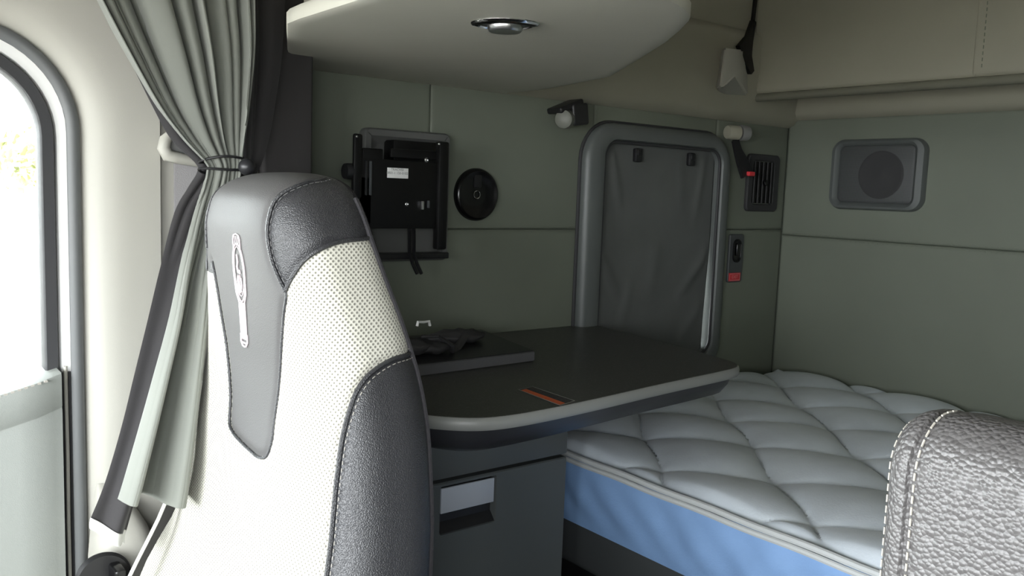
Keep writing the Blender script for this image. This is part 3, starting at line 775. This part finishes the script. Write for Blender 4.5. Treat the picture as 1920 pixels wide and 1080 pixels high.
rl = thing('reading_lamp', (1.29, 1.445, 1.43), 'small grey swivel lamp head in a black bracket above the side window corner', 'lamp')
def wb(bm, xa, ya, xb, yb, y0, y1, bev=.003, rot=0):
    p, q = at(xa, ya, 1, y0), at(xb, yb, 1, y0); c_ = (p+q)/2
    mt = Matrix.Translation((c_.x, (y0+y1)/2, c_.z)) @ Matrix.Rotation(rot, 4, 'Y') @ Matrix.Translation((-c_.x, -(y0+y1)/2, -c_.z))
    box(bm, (p.x, min(y0, y1), min(p.z, q.z)), (q.x, max(y0, y1), max(p.z, q.z)), bev, 3, mt)
b = NB(); wb(b, 1051, 190, 1096, 207, 1.405, 1.452, .004, -.38); wb(b, 1077, 192, 1104, 236, 1.40, 1.452, .005, -.15); link('bracket', b, M['black'], rl)
b = NB()
ca, cb = at(1050, 238, 1, 1.395), at(1082, 204, 1, 1.42)
ax = (Vector((cb.x, cb.y, cb.z))-Vector((ca.x, ca.y, ca.z))).normalized(); cm = at(1066, 226, 1, 1.405)
disc_lathe(b, cm-Vector((.55, -.2, -.1)).normalized()*.012, (.8, .5, .1), [(.001, -.004), (.014, -.004), (.019, .0), (.0205, .02), (.019, .032), (.001, .032)], 24); link('lamp_head', b, M['lamp'], rl)

lk = thing('bunk_strap', (1.83, 1.44, 1.36), 'black strap on a pale knob with a red release tab hanging over the air vent', 'strap')
b = NB(); q = at(1372, 248, 1, 1.425); disc_lathe(b, (q.x-.012, 1.43, q.z), (1, -.25, 0), [(.001, 0), (.016, 0), (.018, .004), (.018, .034), (.001, .034)], 20); k_ = link('knob', b, M['cream'], lk); k_['label'] = 'pale round knob'
b = NB(); q = at(1391, 249, 1, 1.42); disc_lathe(b, (q.x-.002, 1.427, q.z), (1, -.25, 0), [(.001, 0), (.0195, 0), (.0205, .006), (.0185, .026), (.001, .028)], 20); box(b, (q.x-.03, 1.432, q.z-.01), (q.x+.02, 1.455, q.z+.01), .003); link('knob_housing', b, M['midgrey'], lk)
b = NB()
P0, P1, P2 = at(1378, 262, 1, 1.425), at(1384, 285, 1, 1.425), at(1400, 328, 1, 1.415)
def strip(bm, pts, w, t):
    ls = []
    for i, p in enumerate(pts):
        a = pts[max(i-1, 0)]; c = pts[min(i+1, len(pts)-1)]; d = (c-a).normalized(); s = Vector((0, 1, 0)).cross(d).normalized(); n = d.cross(s).normalized()
        ww = w[i] if isinstance(w, (list, tuple)) else w
        ls.append([p-s*ww-n*t, p+s*ww-n*t, p+s*ww+n*t, p-s*ww+n*t])
    loops(bm, ls, True, True, True)
strip(b, [P0, P1, at(1390, 300, 1, 1.42), P2], [.010, .013, .018, .021], .004); link('strap', b, M['black'], lk)
b = NB(); q = at(1407, 326, 1, 1.409); box(b, (q.x-.012, 1.402, q.z-.006), (q.x+.012, 1.416, q.z+.006), .003, 2); r_ = link('release_tab', b, M['red'], lk); r_['label'] = 'red release tab'

av = thing('air_vent', (1.98, 1.45, 1.27), 'upright black louvred air vent on the side wall near the corner', 'vent')
b = NB(); VO = rrect(1.915, 2.052, 1.268, 1.420, .014, 5); VI = rrect(1.938, 2.026, 1.288, 1.402, .008, 5)
loops(b, [on_wall(VO, YA+.003), on_wall(VO, YA-.006), on_wall(offs(VO, -.003), YA-.009), on_wall(offs(VI, .003), YA-.009), on_wall(VI, YA-.006), on_wall(VI, YA+.004)], True, False, True); link('surround', b, M['cone'], av)
b = NB()
for k in range(5):
    x = 1.946+k*.0182; tube(b, [(x, YA-.006, 1.290), (x, YA-.006, 1.40)], .0055, 10)
for k in range(4):
    z = 1.309+k*.025; box(b, (1.94, YA-.004, z-.001), (2.024, YA+.002, z+.001))
link('louvre', b, M['matteblack'], av)
b = NB(); disc_lathe(b, (1.984, YA-.010, 1.345), (0, -1, 0), [(.008, 0), (.008, .006), (.006, .008), (.001, .008)], 18); link('thumb_wheel', b, M['glossblack'], av)

sw = thing('light_switch', (1.885, 1.45, 1.08), 'narrow black switch plate with a red printed label below the air vent', 'switch')
b = NB(); SO = rrect(1.860, 1.920, 1.079, 1.207, .007, 4)
loops(b, [on_wall(SO, YA+.002), on_wall(SO, YA-.004), on_wall(offs(SO, -.002), YA-.006)], True, False, True); link('plate', b, M['darkgrey'], sw)
b = NB(); RO = rrect(1.874, 1.906, 1.132, 1.194, .0155, 8)
loops(b, [on_wall(RO, YA-.004), on_wall(RO, YA-.0095), on_wall(offs(RO, -.003), YA-.0105), on_wall(offs(RO, -.006), YA-.007), on_wall(offs(RO, -.009), YA-.0065)], True, False, True); link('rocker_bezel', b, M['glossblack'], sw)
b = NB(); box(b, (1.884, YA-.0125, 1.150), (1.896, YA-.006, 1.182), .004, 3); link('rocker', b, M['glossblack'], sw)
b = NB(); box(b, (1.8635, YA-.0068, 1.0825), (1.912, YA-.0055, 1.1045), .001); lb = link('label_plate', b, M['red'], sw); lb['label'] = 'red printed label'
b = NB(); LO = rrect(1.866, 1.9095, 1.0845, 1.1025, .002, 3); loops(b, [on_wall(LO, YA-.0071), on_wall(offs(LO, -.0014), YA-.0071)]); link('label_border', b, M['pink'], lb)
text('lettering', 'EXIT', .0125, Vector((1.8877, YA-.0072, 1.0933)), RW, M['pink'], lb)

sp = thing('wall_speaker', (2.08, 1.18, 1.28), 'grey rounded wall speaker with dark mesh on the rear wall', 'speaker')
o1 = rrect(1.055, 1.300, 1.283, 1.462, .03, 8)
def bulge(o, k):  # sides bow outward a little
    cy, cz = 1.1775, 1.3725
    return [(y+k*math.copysign(1, y-cy)*(1-((z-cz)/.09)**2), z) for y, z in o]
ob = bulge(o1, .006); oi = bulge(rrect(1.083, 1.278, 1.302, 1.445, .014, 8), .004)
b = NB(); loops(b, [on_rear(ob, XB+.003), on_rear(ob, XB-.010), on_rear(offs(ob, -.004), XB-.018), on_rear(offs(oi, .010), XB-.020), on_rear(offs(oi, .0015), XB-.0125), on_rear(oi, XB-.0085), on_rear(oi, XB)], True, False, False); link('surround', b, M['frame_grey'], sp)
b = NB(); loops(b, [on_rear(oi, XB), on_rear(oi, XB-.009), on_rear(offs(oi, -.003), XB-.0105)], True, True, True); link('mesh', b, M['grille'], sp)
b = NB(); disc_lathe(b, (XB-.010, 1.165, 1.372), (-1, 0, 0), [(.060, 0), (.060, .0012), (.057, .0018), (.052, .001), (.03, .0008), (.014, .0012), (.001, .0025)], 48); link('cone', b, M['cone'], sp)

# ------------------------------------------------------------------ folded upper bunk and its corner bracket
ub_ = thing('upper_bunk', (1.95, .3, 1.55), 'large warm grey padded upper bunk folded up against the rear wall', 'bunk')
b = NB(); zb = 1.556
BP = [(1.99, zb+.02), (1.925, zb), (1.905, zb+.002), (1.898, zb+.008), (1.890, zb+.010), (1.882, zb+.014), (1.879, zb+.020), (1.8785, zb+.034), (1.879, zb+.3), (1.88, 2.25), (1.99, 2.25)]
ls = []
for y, k in ((1.421, .012), (1.4225, .003), (1.424, 0)):
    pass
ys_ = [(1.418, 0), (1.0, 0), (.874, 0), (.8705, 0), (.8695, .0018), (.8665, .0018), (.8655, 0), (.862, 0), (.7, 0), (-.70, 0)]
ls = [[Vector((x+(k if x < 1.9 else 0), y, z)) for x, z in BP] for y, k in ys_]
loops(b, ls, True, True, True); link('base_panel', b, M['cream'], ub_)
b = NB()
for i in range(60):
    z = zb+.03+i*.0125; box(b, (1.8775, .852, z), (1.8795, .8535, z+.007))
link('stitching', b, M['vinyl'], ub_, smooth=False)
b = NB(); tube(b, [(1.889, 1.415, zb+.003), (1.889, -.69, zb+.003)], .0105, 10); g_ = link('shaded_edge_groove', b, M['shaded_groove'], ub_)  # darker tube paints the shade where the bunk edge rolls under
bb_ = thing('bunk_bracket', (1.78, 1.40, 1.55), 'pale angular bracket cover beside the folded bunk in the upper corner', 'bracket')
b = NB()
f_ = [at(px, py, 1, 1.335) for px, py in ((1358, 90), (1386, 93), (1385, 122), (1379, 140), (1360, 160), (1349, 164))]
k_ = [at(px, py, 1, 1.405) for px, py in ((1358, 90), (1400, 93), (1408, 120), (1408, 181), (1362, 177), (1347, 168))]
fr_ = [Vector((p.x, 1.335, p.z)) for p in f_]; bk_ = [Vector((p.x, 1.412, p.z)) for p in k_]
loops(b, [bk_, fr_], True, True, True)
es = [e for e in b.edges]; bmesh.ops.bevel(b, geom=es, offset=.004, segments=2, affect='EDGES'); link('cover', b, M['pillar'], bb_)
b = NB()
strip(b, [at(1412, 40, 1, 1.40), at(1404, 72, 1, 1.395), at(1395, 92, 1, 1.39), at(1400, 112, 1, 1.39), at(1408, 136, 1, 1.395)], [.006, .012, .026, .016, .007], .006); link('latch', b, M['glossblack'], bb_)
b = NB(); strip(b, [at(1416, 0, 1, 1.402), at(1411, 45, 1, 1.402)], .005, .003); tube(b, [at(1415, 48, 1, 1.392), at(1413, 62, 1, 1.392)], .0016, 6); link('strut', b, M['blackmetal'], bb_)

# ------------------------------------------------------------------ table, cabinet, things on the table
tb = thing('side_table', (.95, 1.2, .93), 'dark speckled table top with a pale grey rounded edge beside the mattress', 'table')
TO = [(.575, 1.452), (.575, 1.1), (.585, 1.02), (.605, .965), (.635, .925), (.675, .900), (.725, .893), (.80, .896), (.90, .906), (1.05, .925), (1.20, .940), (1.262, .949), (1.290, .962), (1.308, .985), (1.318, 1.02), (1.34, 1.12), (1.362, 1.28), (1.381, 1.452)]
def tsmooth(o):
    return [tuple(p) for p in dense(o, 4)]
TD = tsmooth(TO)
def tin(o, d):
    n = len(o); res = []
    for i in range(n):
        a, c = Vector(o[max(i-1, 0)]), Vector(o[min(i+1, n-1)]); t = (c-a).normalized(); nn = Vector((-t.y, t.x))
        q = Vector(o[i])+nn*d; res.append((q.x, o[i][1] if o[i][1] > 1.44 else q.y))
    return res
b = NB(); ls = [[Vector((x, y, z)) for x, y in tin(TD, d)] for d, z in ((.004, .9995), (.0045, 1.0))]
loops(b, ls, True, False, True); link('table_top', b, M['laminate'], tb)
b = NB(); ls = [[Vector((x, y, z)) for x, y in tin(TD, d)] for d, z in ((.012, .980), (.003, .982), (0, .986), (0, .993), (.0015, .9978), (.0045, .9998), (.006, .9992))]
loops(b, ls, True, True, False); link('edge_band', b, M['tableedge'], tb)
b = NB(); ls = [[Vector((x, y, z)) for x, y in tin(TD, d)] for d, z in ((.085, .936), (.055, .939), (.032, .949), (.019, .966), (.014, .982))]
loops(b, ls, True, True, True); link('underside_shell', b, mat('shell_plastic', (.028, .029, .033), .35, .1, 900), tb)
# warning label lying on the table top
W_ = [at(px, py, 2, 1.0004) for px, py in ((971, 731), (1050, 761), (1079, 752), (999, 725))]
b = NB(); b.faces.new([b.verts.new(p) for p in W_]); wl = link('warning_label', b, M['rubber'], tb, smooth=False); wl['label'] = 'warning label with an orange band'
wl.modifiers.new('thickness', 'SOLIDIFY').thickness = .0003
def wq(u, v): return W_[0].lerp(W_[1], u).lerp(W_[3].lerp(W_[2], u), v)+Vector((0, 0, .0004))
b = NB(); b.faces.new([b.verts.new(wq(u, v)) for u, v in ((.05, .07), (.97, .07), (.97, .42), (.05, .42))]); link('orange_band', b, M['orange'], wl, smooth=False)
b = NB(); fo = [(0, 0), (1, 0), (1, 1), (0, 1)]; fi_ = [(.015, .06), (.985, .06), (.985, .94), (.015, .94)]
loops(b, [[wq(*p) for p in fo], [wq(*p) for p in fi_]]); link('label_border', b, M['print'], wl, smooth=False)
b = NB()
for r in range(3):
    for k in range(9):
        u = .08+k*.1; v = .53+r*.13; b.faces.new([b.verts.new(wq(*p)) for p in ((u, v), (u+.07, v), (u+.07, v+.035), (u, v+.035))])
link('label_print', b, mat('faint_print', (.09, .09, .085), .6), wl, smooth=False)

bd = thing('flat_board', (.87, 1.30, 1.0), 'flat dark board with a grey edge lying on the table behind the seat', 'board')
b = NB(); BO = [(.70, 1.158), (.978, 1.168), (1.03, 1.40), (.70, 1.39)]
loops(b, [[Vector((x, y, z)) for x, y in BO] for z in (1.0006, 1.0185)], True, True, True)
bmesh.ops.bevel(b, geom=list(b.edges), offset=.0015, segments=2, affect='EDGES'); link('board_core', b, M['board'], bd)
b = NB(); BO2 = [(.702, 1.1605), (.9755, 1.170), (1.0265, 1.3975), (.702, 1.388)]
loops(b, [[Vector((x, y, z)) for x, y in BO2] for z in (1.0183, 1.0198)], True, True, True); link('board_cover', b, M['black'], bd, smooth=False)
# black strap heap with a pale clip on the board
hp = thing('strap_heap', (.80, 1.25, 1.02), 'crumpled black strap with a pale metal clip lying on the flat board', 'strap')
b = NB()
rnd = random.Random(3)
ball(b, (.765, 1.235, 1.034), .034, (1.25, .8, .40), 28, 16); ball(b, (.80, 1.225, 1.030), .028, (1.2, .7, .36), 24, 14); ball(b, (.90, 1.30, 1.031), .045, (1.3, .8, .26), 28, 14)
for v in b.verts:
    n = math.sin(v.co.x*190)*math.cos(v.co.y*160+v.co.z*120)*.0025
    v.co.z = max(1.0203, v.co.z+n); v.co.x += n*.6
tube(b, [(.78, 1.23, 1.05), (.80, 1.21, 1.052), (.825, 1.205, 1.036), (.83, 1.215, 1.024), (.86, 1.24, 1.023), (.90, 1.27, 1.038)], .007, 8, flat=.45)
link('webbing', b, M['darkbelt'], hp)
b = NB(); q = at(795, 604, 1, 1.235)
tube(b, [q+Vector((-.0135, 0, -.006)), q+Vector((-.012, 0, .001)), q, q+Vector((.010, 0, .001)), q+Vector((.0125, .001, -.007))], .0032, 8, flat=.7); c_ = link('clip', b, M['white'], hp); c_['label'] = 'pale metal clip'

sc = thing('storage_cabinet', (.77, 1.2, 0), 'dark grey cabinet under the table with one recessed pale drawer pull', 'cabinet')
CX0, CX1, CY = .60, .940, 1.03
b = NB(); box(b, (CX0, CY+.018, 0), (CX1, 1.445, .9355), .003); box(b, (CX0, CY, .8745), (CX1, CY+.02, .9355), .003); link('body', b, M['cabinet'], sc)
dr = None
b = NB()
h0, h1 = at(828, 910, 1, CY), at(930, 890, 1, CY)
hx0, hx1 = at(826, 910, 1, CY).x, at(930, 950, 1, CY).x
hz1, hz0 = at(930, 891, 1, CY).z, at(828, 1004, 1, CY).z
HO = rrect(hx0, hx1, hz0, hz1, .004, 3); FOo = rrect(CX0, CX1, .30, .8695, .003, 3)
loops(b, [on_wall(FOo, CY+.018), on_wall(FOo, CY+.002), on_wall(offs(FOo, -.002), CY), on_wall(HO, CY), on_wall(offs(HO, -.001), CY+.002), on_wall(offs(HO, -.003), CY+.0175)], True, False, True)
dr = link('drawer', b, M['cabinet'], sc)
b = NB(); zmid = at(828, 965, 1, CY).z
box(b, (hx0+.003, CY+.0015, zmid), (hx1-.0035, CY+.006, hz1-.004), .001); hd = link('pull_plate', b, M['handle'], dr); hd['label'] = 'pale grey pull plate'
b = NB(); 
loops(b, [[Vector((hx0+.002, CY+.017, zmid)), Vector((hx1-.002, CY+.017, zmid))], [Vector((hx0+.002, CY+.016, hz0+.02)), Vector((hx1-.002, CY+.016, hz0+.02))], [Vector((hx0+.002, CY+.001, hz0+.002)), Vector((hx1-.002, CY+.001, hz0+.002))]], False)
link('recess', b, M['black'], dr, smooth=False)  # black colour puts the shade into the hollow below the pull plate
b = NB(); box(b, (hx0+.0012, CY+.0125, hz0+.002), (hx1-.0012, CY+.0168, hz1-.0015)); link('recess_shade', b, M['black'], dr, smooth=False)  # added black backing imitates the inset shadow around the pull plate

# ------------------------------------------------------------------ mattress and its base
mt = thing('mattress', (1.57, .5, .70), 'silver grey quilted mattress with a blue side border in front of the rear wall', 'mattress')
MX0, MX1, MY1, MY0, MZ0, MZ1 = 1.047, 2.082, 1.425, -.70, .702, .838
DX, DY = .128, .148
def quilt(x, y):
    a = (x-1.239)/DX; c = (y-.835)/DY
    a += .10*math.sin(PI*c*1.0+.6); c += .05*math.sin(PI*a*1.0)
    p = (a+c)/2; q = (a-c)/2
    def sc_(t): return abs(math.sin(PI*t))
    hh = min(sc_(p), 1)*min(sc_(q), 1)
    return (hh+.00005)**.33
b = NB(); nx, ny = 210, 330
ys = [MY1-.0046*i for i in range(ny)]; ys += [MY0]
g = []
for y in ys:
    row = []
    for i in range(nx+1):
        u = i/nx; x = MX0+.010+u*(MX1-MX0-.014)
        e = min(x-MX0, MX1-x+.004, MY1-y+.01)
        fall = -.016*math.exp(-max(e-.008, 0)/.014)
        row.append(b.verts.new((x, y, MZ1-.016+.026*quilt(x, y)*min(1, e/.03)+fall+.002*math.sin(9*x+2)*math.sin(7*y))))
    g.append(row)
for j in range(len(ys)-1):
    for i in range(nx): b.faces.new((g[j][i], g[j][i+1], g[j+1][i+1], g[j+1][i]))
link('quilted_top', b, M['mattop'], mt)
b = NB()
ny2 = 300; g = []
for j in range(ny2+1):
    y = MY1-.004-j*(MY1-MY0-.01)/ny2; row = []
    for k in range(17):
        f = k/16; z = MZ0+(MZ1-.018-MZ0)*f
        w = .0028*math.sin(38*y+4*f+3*math.sin(9*y))*math.sin(PI*f)+.0022*math.sin(71*y-9*f)*math.sin(PI*f)
        x = MX0+.002-.007*math.sin(PI*f)+w
        row.append(b.verts.new((x, y, z)))
    g.append(row)
for j in range(ny2):
    for k in range(16): b.faces.new((g[j][k], g[j][k+1], g[j+1][k+1], g[j+1][k]))
sd_ = link('side_border', b, M['matside'], mt); sd_['label'] = 'blue cloth side border'
b = NB(); box(b, (MX0+.008, MY0+.005, MZ0), (MX1-.004, MY1-.004, MZ1-.032)); link('core', b, M['matside'], mt, smooth=False)
b = NB()
tube(b, [(MX0+.003, MY1-.012-i*.02, MZ1-.0125+.0008*math.sin(i*.7)) for i in range(105)], .0052, 8); tube(b, [(MX0-.001, MY1-.012-i*.02, MZ1-.0215+.0008*math.sin(i*.7+.4)) for i in range(105)], .0046, 8)
cdg = link('cording', b, M['cording'], mt); cdg['label'] = 'pale cord edging'
bs = thing('lower_bunk', (1.57, .4, 0), 'dark grey lower bunk base carrying the mattress', 'bunk')
b = NB(); box(b, (1.06, -.745, .61), (2.085, 1.44, .7015), .018, 3); link('bunk_board', b, M['darkgrey'], bs)
b = NB(); box(b, (1.14, -.745, 0), (2.08, 1.44, .612), .004); link('plinth', b, M['black'], bs)
b = NB(); q0 = at(1066, 1071, 0, 1.09); q1 = at(1125, 1080, 0, 1.09); tube(b, [Vector((1.135, q0.y+.02, .575)), Vector((1.135, .6, .575))], .0022, 6); link('trim_strip', b, M['steel'], bs)

# ------------------------------------------------------------------ outside
b = NB(); bmesh.ops.create_grid(b, x_segments=2, y_segments=2, size=60); bmesh.ops.translate(b, vec=(0, 0, -1.4), verts=b.verts); setting('ground', b, M['soil'])
tr = thing('tree', (2.15, 12, -1.4), 'pale overexposed green tree outside the passenger door window', 'tree')
b = NB(); tube(b, [(2.15, 12, -1.4), (2.2, 12, .2), (2.1, 12.05, 1.4)], [.12, .09, .05], 10); link('trunk', b, M['bark'], tr)
b = NB(); rnd = random.Random(4)
for k in range(420):
    a = rnd.uniform(0, 2*PI); c_ = rnd.uniform(-1, 1); r = rnd.uniform(.25, .62); s = math.sqrt(1-c_*c_)
    p = Vector((2.1+r*s*math.cos(a), 12+r*s*math.sin(a), 1.45+r*.75*c_)); ax1 = Vector((rnd.gauss(0, 1), rnd.gauss(0, 1), rnd.gauss(0, 1))).normalized(); ax2 = ax1.orthogonal().normalized()
    b.faces.new([b.verts.new(p+ax1*.09*x+ax2*.045*y) for x, y in ((-1, 0), (0, -1), (1, 0), (0, 1))])
link('crown', b, M['leaf'], tr, smooth=False)

# ------------------------------------------------------------------ light: overcast daylight through the cab's windows
w = bpy.data.worlds.new('overcast_sky'); scene.world = w; w.use_nodes = True
bg = w.node_tree.nodes['Background']; bg.inputs['Color'].default_value = (.93, .97, 1.0, 1); bg.inputs['Strength'].default_value = 21
def portal(name, loc, rot, sx, sy):
    l = bpy.data.lights.new(name, 'AREA'); l.shape = 'RECTANGLE'; l.size = sx; l.size_y = sy
    o = bpy.data.objects.new(name, l); o.location = loc; o.rotation_euler = rot; col.objects.link(o)
    l.cycles.is_portal = True
portal('windscreen_portal', (-.91, .375, 1.255), (0, -PI/2, 0), .67, 1.76)
portal('driver_window_portal', (-.435, -.60, 1.24), (PI/2, 0, 0), .64, .53)
portal('passenger_window_portal', (-.25, 1.43, 1.22), (-PI/2, 0, 0), 1.06, .62)

scene.view_settings.view_transform = 'Standard'; scene.view_settings.look = 'None'
scene.view_settings.exposure = 0; scene.view_settings.gamma = 1; scene.view_settings.use_curve_mapping = False
scene.cycles.use_denoising = True
scene.cycles.max_bounces = 10; scene.cycles.diffuse_bounces = 6; scene.cycles.transparent_max_bounces = 12
scene.cycles.sample_clamp_indirect = 20
